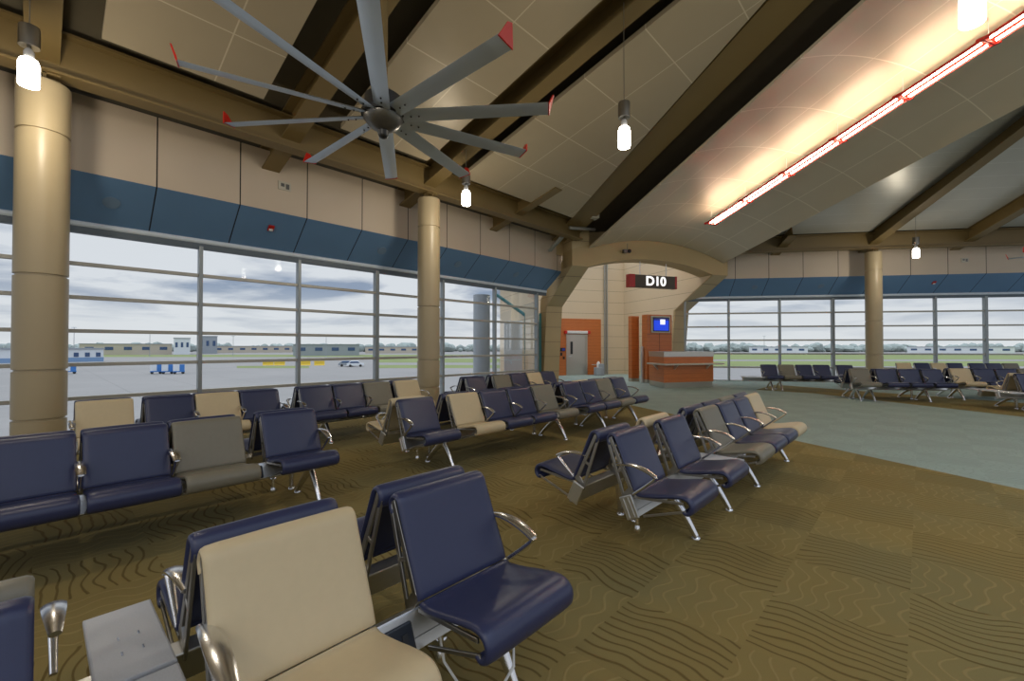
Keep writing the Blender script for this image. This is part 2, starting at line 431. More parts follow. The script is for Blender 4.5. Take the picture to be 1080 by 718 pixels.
bm = nb(); box(bm, 11.5, 11.86, ad-.75, ad-.45, 0, .42, .03); box(bm, 11.68, 12.0, ad-.7, ad-.42, 0, .6, .03); obj('body', bm, M['bgrey'], t)
bm = nb(); lathe(bm, [(.09, .42), (.09, .64), (.05, .7), (.03, .73)], 16, cx=11.72, cy=ad-.56); obj('canister', bm, M['white'], t, smooth=40)
bm = nb(); tube(bm, [(11.72, ad-.56, .55), (11.3, ad-.6, .56)], .02, 8); obj('arm', bm, M['polish'], t)

# timber fins with the monitor
bm = nb(); box(bm, 10.95, 11.32, 16.05, 16.3, .14, 2.8, .004)
t = thing('timber_fin', 'narrow tall cherry veneer fin left of the blue monitor', 'wall fin', mw=GM)
obj('fin', bm, M['wood'], t); bm = nb(); box(bm, 10.94, 11.33, 16.04, 16.31, 0, .14); obj('kick_plate', bm, M['steel'], t)
t = thing('monitor_pylon', 'tall cherry veneer pylon holding a blue screen behind the gate counter', 'pylon', mw=GM)
bm = nb(); box(bm, 11.18, 12.42, 15.3, 15.65, .14, 2.82, .006); py = obj('pylon_body', bm, M['wood'], t)
bm = nb(); box(bm, 11.17, 12.43, 15.29, 15.66, 0, .14); obj('kick_plate', bm, M['steel'], t)
bm = nb(); box(bm, 11.36, 12.30, 15.24, 15.3, 2.07, 2.76, .015); fr = obj('screen_frame', bm, M['vent'], t)
bm = nb(); box(bm, 11.42, 12.24, 15.235, 15.242, 2.12, 2.71); obj('screen', bm, [M['black']], fr)
bm = nb(); box(bm, 11.47, 12.20, 15.228, 15.236, 2.16, 2.58); obj('display', bm, M['screenblue'], fr)
bm = nb(); box(bm, 11.47, 12.20, 15.228, 15.236, 2.58, 2.67); obj('display_banner', bm, M['screennavy'], fr)
bm = nb(); box(bm, 11.78, 12.02, 15.222, 15.229, 2.41, 2.62); obj('display_box', bm, M['screenwhite'], fr)
bm = nb(); box(bm, 11.79, 11.80, 15.29, 15.3, .14, 2.05); box(bm, 11.18, 12.42, 15.29, 15.3, 2.0, 2.012); obj('panel_joint', bm, M['dark'], py)
bm = nb(); box(bm, 11.08, 11.17, 15.5, 15.62, 0, 1.5, .01); obj('side_post', bm, M['alu'], t)

# gate counter
t = thing('gate_counter', 'cherry veneer gate counter with steel top band and ledge', 'counter', mw=GM)
outl = [(10.30, 13.12), (12.52, 13.12), (12.52, 14.42), (10.62, 14.42)]
def ring(e): return [(10.30-e, 13.12-e), (12.52+e, 13.12-e), (12.52+e, 14.42), (10.62-e, 14.42)]
zf = lambda u, v, k: (u, v, k)
bm = nb(); prism(bm, ring(0), .2, 1.12, zf); obj('body', bm, M['wood'], t)
bm = nb(); prism(bm, ring(-.02), 0, .2, zf); obj('plinth', bm, M['steel'], t)
bm = nb(); prism(bm, ring(.012), 1.12, 1.31, zf, bev=.006); obj('top_band', bm, M['steel'], t)
bm = nb(); prism(bm, [(10.15, 12.86), (12.78, 12.86), (12.78, 13.12), (10.3, 13.12), (10.5, 14.1), (10.28, 14.1)], .83, .885, zf, bev=.006); obj('ledge', bm, M['vent'], t)
for l in (10.75, 12.2):
    bm = nb(); prism(bm, [(13.12, .83), (12.92, .83), (13.12, .66)], l-.03, l+.03, lambda u, v, k: (k, u, v)); obj('bracket', bm, M['alu'], t)
bm = nb(); prism(bm, [(10.22, .83), (10.44, .83), (10.44, .62)], 13.6, 13.66, lambda u, v, k: (u, k, v)); obj('bracket', bm, M['alu'], t)

# hanging sign
t = thing('gate_sign', 'dark hanging sign reading D10 with red ends below the arch', 'sign', mw=GM)
az0 = 14.7
bm = nb(); box(bm, 9.92, 12.06, az0-.12, az0+.12, 3.82, 4.31, .01); obj('sign_body', bm, M['signface'], t)
for x0, x1 in ((9.86, 10.12), (12.0, 12.1)):
    bm = nb(); box(bm, x0, x1, az0-.128, az0+.128, 3.81, 4.32, .01); obj('end_band', bm, M['lipstick'], t)
for x in (10.42, 11.66):
    bm = nb(); tube(bm, [(x, az0, 4.31), (x, az0, 4.86)], .022, 8); obj('hanger_rod', bm, M['alu'], t)
cu = bpy.data.curves.new('lettering', 'FONT'); cu.body = 'D10'; cu.size = .5; cu.align_x = 'CENTER'; cu.align_y = 'CENTER'; cu.extrude = .004; cu.offset = .014
to = bpy.data.objects.new('tmp', cu); C.objects.link(to)
dg = bpy.context.evaluated_depsgraph_get(); me = bpy.data.meshes.new_from_object(to.evaluated_get(dg)); bpy.data.objects.remove(to)
me.materials.clear(); me.materials.append(M['signtext'])
lt = ob('lettering', me, t); lt.matrix_local = Matrix.Translation((11.08, az0-.126, 4.065)) @ Matrix.Rotation(PI/2, 4, 'X') @ Matrix.Diagonal((1.1, 1, 1, 1))

t = thing('security_camera', 'small dark dome camera hanging from a rod on the arch face', 'camera', mw=GM)
bm = nb(); tube(bm, [(9.45, 14.1, 5.35), (9.45, 14.1, 5.12)], .012, 8); box(bm, 9.3, 9.45, 14.08, 14.22, 5.0, 5.13, .01); obj('bracket', bm, M['fanhub'], t)
bm = nb(); bmesh.ops.create_uvsphere(bm, u_segments=14, v_segments=10, radius=.075, matrix=Matrix.Translation((9.52, 14.08, 5.07))); obj('camera_dome', bm, M['black'], t, smooth=60)

# ---------------------------------------------------------------- columns
def column(x, y, label):
    t = thing('column', label, 'column', (x, y, 0))
    r = .275; prof = [(r, 0)]
    for g in (.5, 1.17, 2.48, 4.46): prof += [(r, g-.018), (r-.022, g-.014), (r-.022, g+.014), (r, g+.018)]
    prof += [(r, 5.16), (r-.012, 5.18)]
    bm = nb(); lathe(bm, prof, 48); obj('shaft', bm, M['columnp'], t, smooth=30)
    bm = nb(); box(bm, -.02, .02, -.16, .16, 5.16, 5.34); box(bm, -.16, .16, -.02, .02, 5.16, 5.34); box(bm, -.16, .16, -.16, .16, 5.285, 5.305); obj('cap_plates', bm, M['beam'], t)
column(-9, 0.02, 'tan round column at far left in front of the apron window')
column(-9, 6.63, 'tan round column left of the gate, behind the cream end seat')
CR = RP(0, 0); cR = V(-1.05, 21.81, 0)
tR = (cR-R0).dot(TR); nR = (cR-R0).dot(NR); nR = -1.45
cp = RP(tR, nR); column(cp.x, cp.y, 'tan round column in front of the right hand windows')

# ---------------------------------------------------------------- roof steel
SL = .27
def ibeam(bm, p0, p1, w, h, tf=.035, tw=.03):
    """I-section, bottom centre line from p0 to p1, web vertical"""
    p0, p1 = Vector(p0), Vector(p1); d = (p1-p0).normalized(); s = d.cross(V(0, 0, 1)).normalized(); u = s.cross(d).normalized()
    prof = [(-w/2, 0), (w/2, 0), (w/2, tf), (tw/2, tf), (tw/2, h-tf), (w/2, h-tf), (w/2, h), (-w/2, h), (-w/2, h-tf), (-tw/2, h-tf), (-tw/2, tf), (-w/2, tf)]
    a = [bm.verts.new(p0+s*x+u*z) for x, z in prof]; b = [bm.verts.new(p1+s*x+u*z) for x, z in prof]
    n = len(prof); bm.faces.new(a); bm.faces.new(b[::-1])
    for i in range(n): bm.faces.new((a[i], b[i], b[(i+1) % n], a[(i+1) % n]))
def beam(name, p0, p1, w, h, label, cat='roof beam', group=None):
    bm = nb(); ibeam(bm, p0, p1, w, h); o = obj(name, bm, M['beam']); return tag(o, label, cat, group)
beam('edge_beam', (-8.95, -7, 5.31), (-8.95, 13.2, 5.31), .32, .62, 'deep tan edge beam running along the left windows above the columns')
def zl(x): return 5.48+SL*(x+9)
for y, lab in ((0.0, 'tan sloping rafter meeting the far left column'), (3.3, 'tan sloping rafter behind the fan, between the two left columns'),
               (6.6, 'tan sloping rafter meeting the column left of the gate')):
    beam('rafter', (-11.3, y, zl(-11.3)), (3.2, y, zl(3.2)), .34, .5, lab)
beam('rafter', (-11.3, 9.9, zl(-11.3)), (-7.4, 9.9, zl(-7.4)), .3, .5, 'short tan rafter end crossing the edge beam left of the gate')
beam('rafter', (-11.3, -3.3, zl(-11.3)), (3.2, -3.3, zl(-3.3+6.5)), .34, .5, 'tan sloping rafter out of sight left of the far left column')
def zg(a): return 5.5+.23*(14.6-a)
beam('hip_beam', W(7.12, 14.9, zg(14.9)), W(7.12, -1.5, zg(-1.5)), .8, .6, 'heavy sloping beam along the left edge of the lit vault')
bR0 = RP(-3, nR, 5.31); bR1 = RP(15.5, nR, 5.31)
beam('edge_beam', RP(-1.2, nR, 5.31), bR1, .32, .62, 'deep tan edge beam running along the right windows')
def pr(t, n): return RP(t, n, 5.48+SL*(nR-n))
for k, lab in ((0, 'tan sloping rafter meeting the right hand column'), (1, 'tan sloping rafter right of the right hand column'), (2, 'tan sloping rafter in the top right corner'),):
    beam('rafter', pr(tR+3.3*k, -.55), pr(tR+3.3*k, -14), .34, .5, lab)
for k in (-1,):
    beam('rafter', pr(tR+3.3*k, -.55), pr(tR+3.3*k, nR-.9), .34, .5, 'short tan rafter end between the vault and the right hand column')

# roof decks
def slab(name, pts, m, th=.08, kind=True):
    bm = nb(); a = [bm.verts.new(p) for p in pts]; b = [bm.verts.new(Vector(p)+V(0, 0, th)) for p in pts]; n = len(pts)
    bm.faces.new(a); bm.faces.new(b[::-1])
    for i in range(n): bm.faces.new((a[i], b[i], b[(i+1) % n], a[(i+1) % n]))
    o = obj(name, bm, m)
    return struct(o) if kind else o
def zd(p): return V(p.x, p.y, zl(p.x)+.53)
slab('ceiling', [zd(V(-11.6, -8, 0)), zd(V(-11.6, 13.6, 0)), zd(W(7.2, 15.6)), zd(W(10.8, 15.6)), zd(W(10.8, 2.2)), zd(W(6.6, 1.2)), zd(V(2.2, -8, 0))], M['deck'])
def zdr(p): return V(p.x, p.y, 5.48+SL*(nR-(p-R0).dot(NR))+.53)
slab('ceiling', [zdr(W(10.8, 15.6)), zdr(RP(-2.0, .3)), zdr(RP(15.5, .3)), zdr(RP(15.5, -15)), zdr(W(13.6, 2.0)), zdr(W(10.8, 2.2))], M['deck'])

# left ceiling clouds
def cloud(pts, label, m, th=.09):
    o = slab('ceiling_panel', pts, m, th, False); return tag(o, label, 'ceiling panel')
def zc(x, y): return V(x, y, zl(x)+.03)
cloud([zc(-8.2, .55), zc(-8.2, 2.58), zc(3, 2.58), zc(3, .55)], 'pale flat ceiling panel in the top left corner beside the fan', M['panel'])
cloud([zc(-8.2, 3.95), zc(-8.2, 6.0), zc(3, 6.0), zc(3, 3.95)], 'pale flat ceiling panel above the fan', M['panel'])
lim = 6.55
def onl(y):  # x on line l = lim at given y
    return (lim - L.y*y)/L.x
cloud([zc(-8.3, 7.12), zc(-8.3, (lim+8.3*L.x)/L.y), zc(onl(7.12), 7.12)], 'broad pale ceiling panel between the fan and the heavy hip beam', M['panel'])
cloud([zc(-8.2, -2.8), zc(-8.2, -.5), zc(3, -.5), zc(3, -2.8)], 'pale ceiling panel left of the far left rafter', M['panel'])

# vault
VC, VH = 11.05, 3.12
bm = nb(); na, nl = 24, 28; a0, a1 = 14.27, -1.2; gridv = []
def vz(l, a): return arcz(l, VC, VH, 5.10, 5.66) + (7.95+6.2-2*l)*.012 + .232*(14.3-a)
for th in (0, .07):
    gr = [[bm.verts.new((VC-VH+2*VH*j/nl - VC, a0+(a1-a0)*i/na, vz(VC-VH+2*VH*j/nl, a0+(a1-a0)*i/na)+th)) for j in range(nl+1)] for i in range(na+1)]
    gridv.append(gr)
g, h_ = gridv
for i in range(na):
    for j in range(nl):
        bm.faces.new((g[i][j], g[i][j+1], g[i+1][j+1], g[i+1][j])); bm.faces.new((h_[i][j], h_[i+1][j], h_[i+1][j+1], h_[i][j+1]))
    for j in (0, nl): bm.faces.new((g[i][j], g[i+1][j], h_[i+1][j], h_[i][j]))
for j in range(nl):
    for i in (0, na): bm.faces.new((g[i][j], h_[i][j], h_[i][j+1], g[i][j+1]))
tag(obj('ceiling_vault', bm, M['vault'], mw=GM @ Matrix.Translation((VC, 0, 0)), smooth=30), 'long shallow barrel vault of pale metal panels lit by red trimmed tubes', 'ceiling vault')

# right ceiling strips between the rafters
def pc(t, n): p = pr(t, n); return V(p.x, p.y, p.z+.40)
def tvault(n):  # t where the plane meets l = 13.75
    q = RP(0, n); return (13.75 - q.dot(L))/TR.dot(L)
MRT = MR
def cloudR(pts, label):
    inv = MR.inverted(); bm = nb(); P = [inv @ p for p in pts]
    a = [bm.verts.new(p) for p in P]; b = [bm.verts.new(p+V(0, 0, .08)) for p in P]; n = len(P); bm.faces.new(a); bm.faces.new(b[::-1])
    for i in range(n): bm.faces.new((a[i], b[i], b[(i+1) % n], a[(i+1) % n]))
    tag(obj('ceiling_panel', bm, M['panelblue'], mw=MR), label, 'ceiling panel')
n0 = nR-.25
cloudR([pc(max(tvault(n0), -1.5), n0), pc(tR-.22, n0), pc(tR-.22, -13.5), pc(tvault(-13.5), -13.5)], 'grey striped ceiling panel between the vault and the right column rafter')
for k, lab in ((0, 'grey striped ceiling panel right of the right column rafter'), (1, 'grey striped ceiling panel in the top right corner'), (2, 'grey striped ceiling panel beyond the last right rafter')):
    cloudR([pc(tR+3.3*k+.25, n0), pc(tR+3.3*k+3.05, n0), pc(tR+3.3*k+3.05, -13.5), pc(tR+3.3*k+.25, -13.5)], lab)

# linear light under the vault
t = thing('linear_light', 'long twin tube light with red brackets hung under the vault', 'lamp', mw=GM)
LL = 11.28
def lz(a): return 5.67+.232*(11.87-a)
brk = [11.87-1.40*k for k in range(8)]
for x, w in ((-.1, .02), (0.0, .018)):
    pass
for a, b in zip(brk, brk[1:]):
    for x in (-.10, .09):
        bm = nb(); tube(bm, [(LL+x, a-.06, lz(a-.06)), (LL+x, b+.06, lz(b+.06))], .022, 10); obj('tube', bm, M['tubeglow'], t, smooth=60)
bm = nb(); sweep(bm, [(LL-.19, brk[0], lz(brk[0])), (LL-.19, brk[-1], lz(brk[-1]))], [.026, .026], [.03, .03], 8); obj('rail', bm, M['red'], t)
bm = nb(); box(bm, .0, .012, 0, 1, -.02, .17)  # plate added to shade the vault right of the tubes
vs = [v for v in bm.verts]
for v in vs:
    a_ = brk[0]+(brk[-1]-brk[0])*v.co.y; v.co = V(LL+.16+v.co.x, a_, lz(a_)+v.co.z)
obj('added_light_baffle', bm, M['red'], t)
for a in brk:
    bm = nb(); box(bm, LL-.2, LL+.2, a-.022, a+.022, lz(a)-.02, lz(a)+.03, .006)
    for x in (-.22, .16): box(bm, LL+x, LL+x+.06, a-.09, a+.09, lz(a)-.025, lz(a)+.04, .006)
    obj('bracket', bm, M['red'], t)
    bm = nb(); tube(bm, [(LL, a, lz(a)+.03), (LL, a, vz(LL, a))], .006, 8); obj('stem', bm, M['white'], t)

# pendants
PEND = 55.0
def pendant(x, y, z, ztop, label):
    t = thing('pendant_lamp', label, 'lamp', (x, y, z), group='glowing pendant lamps')
    bm = nb(); lathe(bm, [(.05, -.15), (.085, -.145), (.095, -.13), (.095, .12), (.08, .17), (.05, .19)], 24); obj('jar', bm, M['jarglow'], t, smooth=50)
    ld = bpy.data.lights.new('jar_light', 'POINT'); ld.energy = PEND; ld.color = (1, .88, .7); ld.shadow_soft_size = .1
    lo = bpy.data.objects.new('jar_light', ld); C.objects.link(lo); lo.parent = t; lo.location = (0, 0, -.3)
    bm = nb(); lathe(bm, [(.045, .18), (.05, .26), (.03, .3)], 20); obj('neck', bm, M['clearjar'], t, smooth=50)
    bm = nb(); lathe(bm, [(.07, .33), (.095, .33), (.095, .56), (.09, .575), (.02, .58)], 24); obj('cap', bm, M['cap'], t, smooth=40)
    bm = nb(); tube(bm, [(0, 0, .29), (0, 0, .34)], .02, 8); obj('stem', bm, M['cap'], t)
    bm = nb(); tube(bm, [(0, 0, .57), (0, 0, ztop-z)], .006, 6); obj('cord', bm, M['cap'], t)
pendant(-7.8, -.11, 4.76, zl(-7.8), 'glowing pendant lamp in front of the far left column')
pendant(-7.42, 6.48, 4.8, zl(-7.42), 'glowing pendant lamp right of the second left column')
pendant(-3.42, 6.3, 4.8, zl(-3.42), 'glowing pendant lamp right of the fan below the broad ceiling panel')
pendant(.4, 6.2, 4.8, 7.98, 'large glowing pendant lamp at the top right edge below the vault')
q = V(-.09, 20.9, 0); pendant(q.x, q.y, 4.75, 5.48+SL*(nR-(q-R0).dot(NR))+.1, 'glowing pendant lamp right of the right hand column')

for x, y, lab in ((-3.4, -.1, 'added unseen pendant lamp on the far left column rafter, nearer the viewer'), (.5, -3.2, 'added unseen pendant lamp behind the viewer'), (-3.4, -4.5, 'added unseen pendant lamp behind the viewer on the left')):  # pendants out of view, added to brighten the hall
    pendant(x, y, 4.8, zl(x), lab)
# ---------------------------------------------------------------- ceiling fans
def airfoil(ch, th):
    return [(-ch/2, 0), (-ch*.42, th*.55), (-ch*.2, th), (ch*.1, th*.85), (ch*.5, .0), (ch*.1, -th*.15), (-ch*.3, -th*.3)]
def blade_mesh():
    bm = nb(); pr_ = airfoil(.205, .03); rings = []
    for r, tw in ((.24, -.34), (.8, -.30), (2.08, -.22)):
        rings.append([bm.verts.new((r, y*math.cos(tw)-z*math.sin(tw), y*math.sin(tw)+z*math.cos(tw))) for y, z in pr_])
    n = len(pr_)
    for a, b in zip(rings, rings[1:]):
        for i in range(n): bm.faces.new((a[i], b[i], b[(i+1) % n], a[(i+1) % n]))
    bm.faces.new(rings[0]); bm.faces.new(rings[-1][::-1]); return bm
def winglet_mesh():
    bm = nb()
    prism(bm, [(.105, -.03), (-.105, .006), (-.09, .03), (-.03, .15), (.03, .165), (.09, .03)], 0, .016, lambda u, v, k: (2.075+k+max(0, v)*.35, u, v), bev=.003)
    return bm
def fan(x, y, z, ztop, a0, label):
    t = thing('ceiling_fan', label, 'ceiling fan', (x, y, z), a0)
    bm = nb(); lathe(bm, [(.02, -.19), (.10, -.172), (.18, -.12), (.24, -.04), (.245, -.015)], 32); hub = obj('hub_bowl', bm, M['fanhub'], t, smooth=50)
    bm = nb(); lathe(bm, [(.02, -.275), (.05, -.26), (.062, -.23), (.065, -.18), (.07, -.165)], 20); obj('sensor_cap', bm, M['black'], hub, smooth=50)
    bm = nb(); lathe(bm, [(.24, -.015), (.27, -.005), (.27, .05), (.2, .06)], 32); obj('hub_ring', bm, M['dark'], t, smooth=40)
    bm = nb(); lathe(bm, [(.19, .05), (.23, .08), (.23, .24), (.15, .30), (.06, .33)], 28); obj('motor', bm, M['black'], t, smooth=40)
    bm = nb(); tube(bm, [(0, 0, .3), (0, 0, ztop-z)], .05, 14); obj('pole', bm, M['beam'], t, smooth=60)
    b0 = w0 = None
    for k in range(10):
        if b0 is None:
            bl = obj('blade', blade_mesh(), M['fanblade'], t, smooth=35); b0 = bl.data
            wg = obj('winglet', winglet_mesh(), M['red'], bl); w0 = wg.data
            bm = nb()
            for r in (.36, .46): lathe(bm, [(.011, -.012), (.011, -.022)], 8, cx=r)
            bo = obj('bolt', bm, M['black'], bl); bo0 = bo.data
        else:
            bl = ob('blade', b0, t); ob('winglet', w0, bl); ob('bolt', bo0, bl)
        bl.rotation_euler = (0, 0, 2*PI*k/10)
fan(-4.95, 2.94, 4.4, zl(-4.98), math.radians(1.5), 'ten bladed ceiling fan with red blade tips at upper left')
tip = V(1.5, 14.0, 0)
fw = V(-math.sin(YAW), math.cos(YAW), 0); rt = V(math.cos(YAW), math.sin(YAW), 0)
tip = fw*14.6 + rt*14.6*(1064-540)/F
hubp = tip + (rt*.64-fw*.77)*2.1
dirb = tip-hubp
zr_ = 5.48+SL*(nR-(hubp-R0).dot(NR))
fan(hubp.x, hubp.y, 4.4, zr_, math.atan2(dirb.y, dirb.x), 'ceiling fan at the right edge with one red tipped blade showing')

# ---------------------------------------------------------------- wall devices
def ladd(bm_fn, name, label, cat, mw, m, smooth=None):
    bm = nb(); bm_fn(bm); return tag(obj(name, bm, m, mw=mw, smooth=smooth), label, cat)
# fascia frame: local x along wall, y outward, slope between (-.79,4.36) and (-.02,3.70)
def fasc(mw, x, f):   # point on fascia, f 0 top .. 1 bottom; returns matrix with z axis = into room
    p = V(x, -.79+.77*f, 4.36-.66*f); nrm = V(0, -.66, -.77).normalized()
    zx = nrm; xx = V(1, 0, 0); yy = zx.cross(xx)
    m = Matrix(((xx.x, yy.x, zx.x, p.x), (xx.y, yy.y, zx.y, p.y), (xx.z, yy.z, zx.z, p.z), (0, 0, 0, 1)))
    return mw @ m
def disc(mw, label):
    t = thing('ceiling_speaker', label, 'speaker', mw=mw, group='round speakers in the blue fascia')
    bm = nb(); lathe(bm, [(.10, .0), (.12, .004), (.12, .012), (.10, .014)], 28); obj('rim', bm, M['rim'], t, smooth=40)
    bm = nb(); lathe(bm, [(.098, .004), (.098, .012)], 28); obj('grille', bm, M['speaker'], t)
for x, lab in ((.85, 'round speaker in the blue fascia beside the far left column'), (6.15, 'round speaker in the blue fascia left of the second column'),
               (8.75, 'round speaker in the blue fascia right of the second column'), (11.4, 'round speaker in the blue fascia nearest the gate')):
    disc(fasc(ML, x, .5), lab)
for x, lab in ((1.0, 'round speaker in the right blue fascia nearest the gate'), (3.6, 'round speaker in the right blue fascia left of the column'), (11.2, 'round speaker in the right blue fascia at the picture edge')):
    disc(fasc(MR, x, .5), lab)
def strobe(mw, label):
    t = thing('fire_strobe', label, 'fire alarm', mw=mw)
    bm = nb(); box(bm, -.06, .06, -.075, .075, .0, .03, .01); bs = obj('housing', bm, M['lipstick'], t)
    bm = nb(); box(bm, -.04, .04, -.055, .0, .03, .06, .015); obj('lens', bm, M['white'], bs)
strobe(fasc(ML, 3.42, .42), 'small red fire strobe on the left blue fascia')
strobe(fasc(MR, 7.75, .42), 'small red fire strobe on the right blue fascia')
def wvent(mw, x, z, label):
    t = thing('wall_speaker_plate', label, 'wall plate', mw=mw)
    bm = nb(); box(bm, x-.13, x+.13, -.81, -.79, z-.09, z+.09, .004); p = obj('plate', bm, M['vent'], t)
    bm = nb(); box(bm, x-.08, x-.01, -.816, -.81, z-.02, z+.05); box(bm, x+.02, x+.09, -.816, -.81, z-.06, z+.05); obj('grille', bm, M['fanhub'], p)
wvent(ML, 3.58, 4.95, 'small pale grille plate on the left cream wall panel')
wvent(MR, 8.6, 4.9, 'small pale grille plate on the right cream wall panel')
# pipes beside the gate pillar
t = thing('conduit_elbow', 'pale conduit pipes bending around the edge beam beside gate pillar', 'conduit')
e = V(-8.75, 12.3, 5.55)
bm = nb(); tube(bm, [e, e+V(.15, .35, .02), W(8.0, 14.0, 5.72)], .055, 10); obj('pipe_run', bm, M['pipe'], t, smooth=60)
bm = nb(); tube(bm, [V(-9.8, 12.5, 4.95), V(-9.1, 12.3, 5.3)], .05, 10); tube(bm, [V(-9.8, 12.62, 4.95), V(-9.1, 12.42, 5.3)], .03, 10); obj('lower_pipe', bm, M['pipe'], t, smooth=60)
t = thing('junction_box', 'small pale junction box fixed to the lower end of hip beam', 'junction box', mw=GM)
bm = nb(); box(bm, 7.36, 7.62, 13.0, 13.3, zg(13.1)-.02, zg(13.1)+.12, .01); obj('box', bm, M['vent'], t)

# ---------------------------------------------------------------- tandem seating
def sheet(path, th0, y0, y1, mat_, name):
    """padded sheet following a 2-D path (x,z), rounded side edges"""
    pts = smooth_path(path, 4); n = len(pts); bm = nb()
    nor = []
    for i in range(n):
        d = (pts[min(i+1, n-1)]-pts[max(i-1, 0)]).normalized(); nor.append(Vector((-d.y, d.x)))
    sec = [(y0+.016, th0*.5), (y0+.05, th0*.58), ((y0+y1)/2, th0*.62), (y1-.05, th0*.58), (y1-.016, th0*.5), (y1-.004, th0*.3), (y1, 0), (y1-.004, -th0*.3), (y1-.016, -th0*.5),
           ((y0+y1)/2, -th0*.5), (y0+.016, -th0*.5), (y0+.004, -th0*.3), (y0, 0), (y0+.004, th0*.3)]
    rings = []
    for i in range(n):
        k = 1.0 if 0 < i < n-1 else .6
        rings.append([bm.verts.new((pts[i].x+nor[i].x*o*k, y, pts[i].y+nor[i].y*o*k)) for y, o in sec])
    m = len(sec)
    for a, b in zip(rings, rings[1:]):
        for j in range(m): bm.faces.new((a[j], b[j], b[(j+1) % m], a[(j+1) % m]))
    bm.faces.new(rings[0]); bm.faces.new(rings[-1][::-1])
    return bm
BACK = [(.118, .795), (.058, .78), (.040, .815), (.062, .852), (.098, .845), (.125, .79), (.19, .64), (.235, .54), (.256, .482)]
BACK = BACK[1:]
SEAT = [(.262, .471), (.30, .462), (.40, .478), (.50, .500), (.575, .512), (.620, .504), (.646, .473), (.642, .433), (.616, .413), (.594, .425)]
SW = .505   # seat width
LIB = {}
def lib(key, fn, m, smooth=None):
    if key not in LIB:
        bm = fn(); me = bpy.data.meshes.new(key); bmesh.ops.recalc_face_normals(bm, faces=bm.faces[:]); bm.to_mesh(me); bm.free(); me.materials.append(m)
        if smooth is not None:
            for p in me.polygons: p.use_smooth = True
            me.set_sharp_from_angle(angle=math.radians(smooth))
        LIB[key] = me
    return LIB[key]
def seat_me(c): return lib('seat_'+c, lambda: sheet(SEAT, .030, 0, SW, None, 's'), M[c], 50)
def back_me(c): return lib('backrest_'+c, lambda: sheet(BACK, .027, 0, SW, None, 'b'), M[c], 50)
def sideframe():
    bm = nb(); y0, y1 = .006, .018; fn = lambda u, v, k: (u-.012, k, v)
    def bar(p, q, w):
        p, q = Vector(p), Vector(q); d = (q-p).normalized(); s = Vector((-d.y, d.x))*w/2
        prism(bm, [tuple(p+s), tuple(p-s), tuple(q-s), tuple(q+s)], y0, y1, fn, bev=.002, seg=1)
    bar((.072, .835), (.232, .50), .028)       # along the back
    bar((.052, .815), (.19, .40), .024)        # rear member
    bar((.13, .60), (.175, .62), .02)          # web between them
    bar((.185, .42), (.25, .50), .05)
    bar((.625, .428), (.33, .325), .016)        # seat strut
    bar((.26, .443), (.61, .476), .018)         # under the seat
    return bm
def endblock():
    bm = nb(); m = Matrix.Translation((.235, -.016, .355)) @ Matrix.Rotation(-.42, 4, 'Y')
    box(bm, -.05, .05, 0, .016, -.062, .1, .006, mtx=m)
    for x in (-.022, .018): box(bm, x-.005, x+.005, -.004, 0, -.05, .085, 0, mtx=m)
    return bm
def armrest():
    bm = nb(); y = -.012
    topp = bez((.135, y, .655), (.29, y, .70), (.425, y, .620), 10)
    n = len(topp); sweep(bm, topp, [.013+.019*math.sin(PI*min(1, i/(n-1)*1.0+.05)*.75) for i in range(n)], [.010+.003*(i/(n-1)) for i in range(n)], 10, side=(0, 1, 0))
    low = bez((.425, y, .620), (.415, y, .598), (.262, y, .475), 8)
    n = len(low); sweep(bm, low, [.018-.008*i/(n-1) for i in range(n)], [.010]*n, 10, side=(0, 1, 0))
    return bm
def leg(front, rear, apex):
    bm = nb()
    def prong(foot, w):
        a = V(apex, 0, .30); f = V(foot, 0, .022); n = 7
        P = [a.lerp(f, i/(n-1)) + V(0, 0, .02*math.sin(PI*i/(n-1))) for i in range(n)]
        sweep(bm, P, [.030-.010*i/(n-1) for i in range(n)], [.042-.020*i/(n-1) for i in range(n)], 10, side=(0, 1, 0), sq=.75)
        lathe(bm, [(.016, .03), (.03, .018), (.034, .008), (.034, 0.0)], 16, cx=foot)
    prong(front, 1); prong(rear, 1)
    box(bm, apex-.04, apex+.04, -.03, .03, .28, .36, .01)
    return bm
def caster():
    bm = nb(); tube(bm, [(.2, 0, .27), (.2, 0, .19)], .012, 8); lathe(bm, [(.016, .19), (.024, .17), (.024, .15), (.012, .135)], 12, cx=.2); return bm
NB = [0]
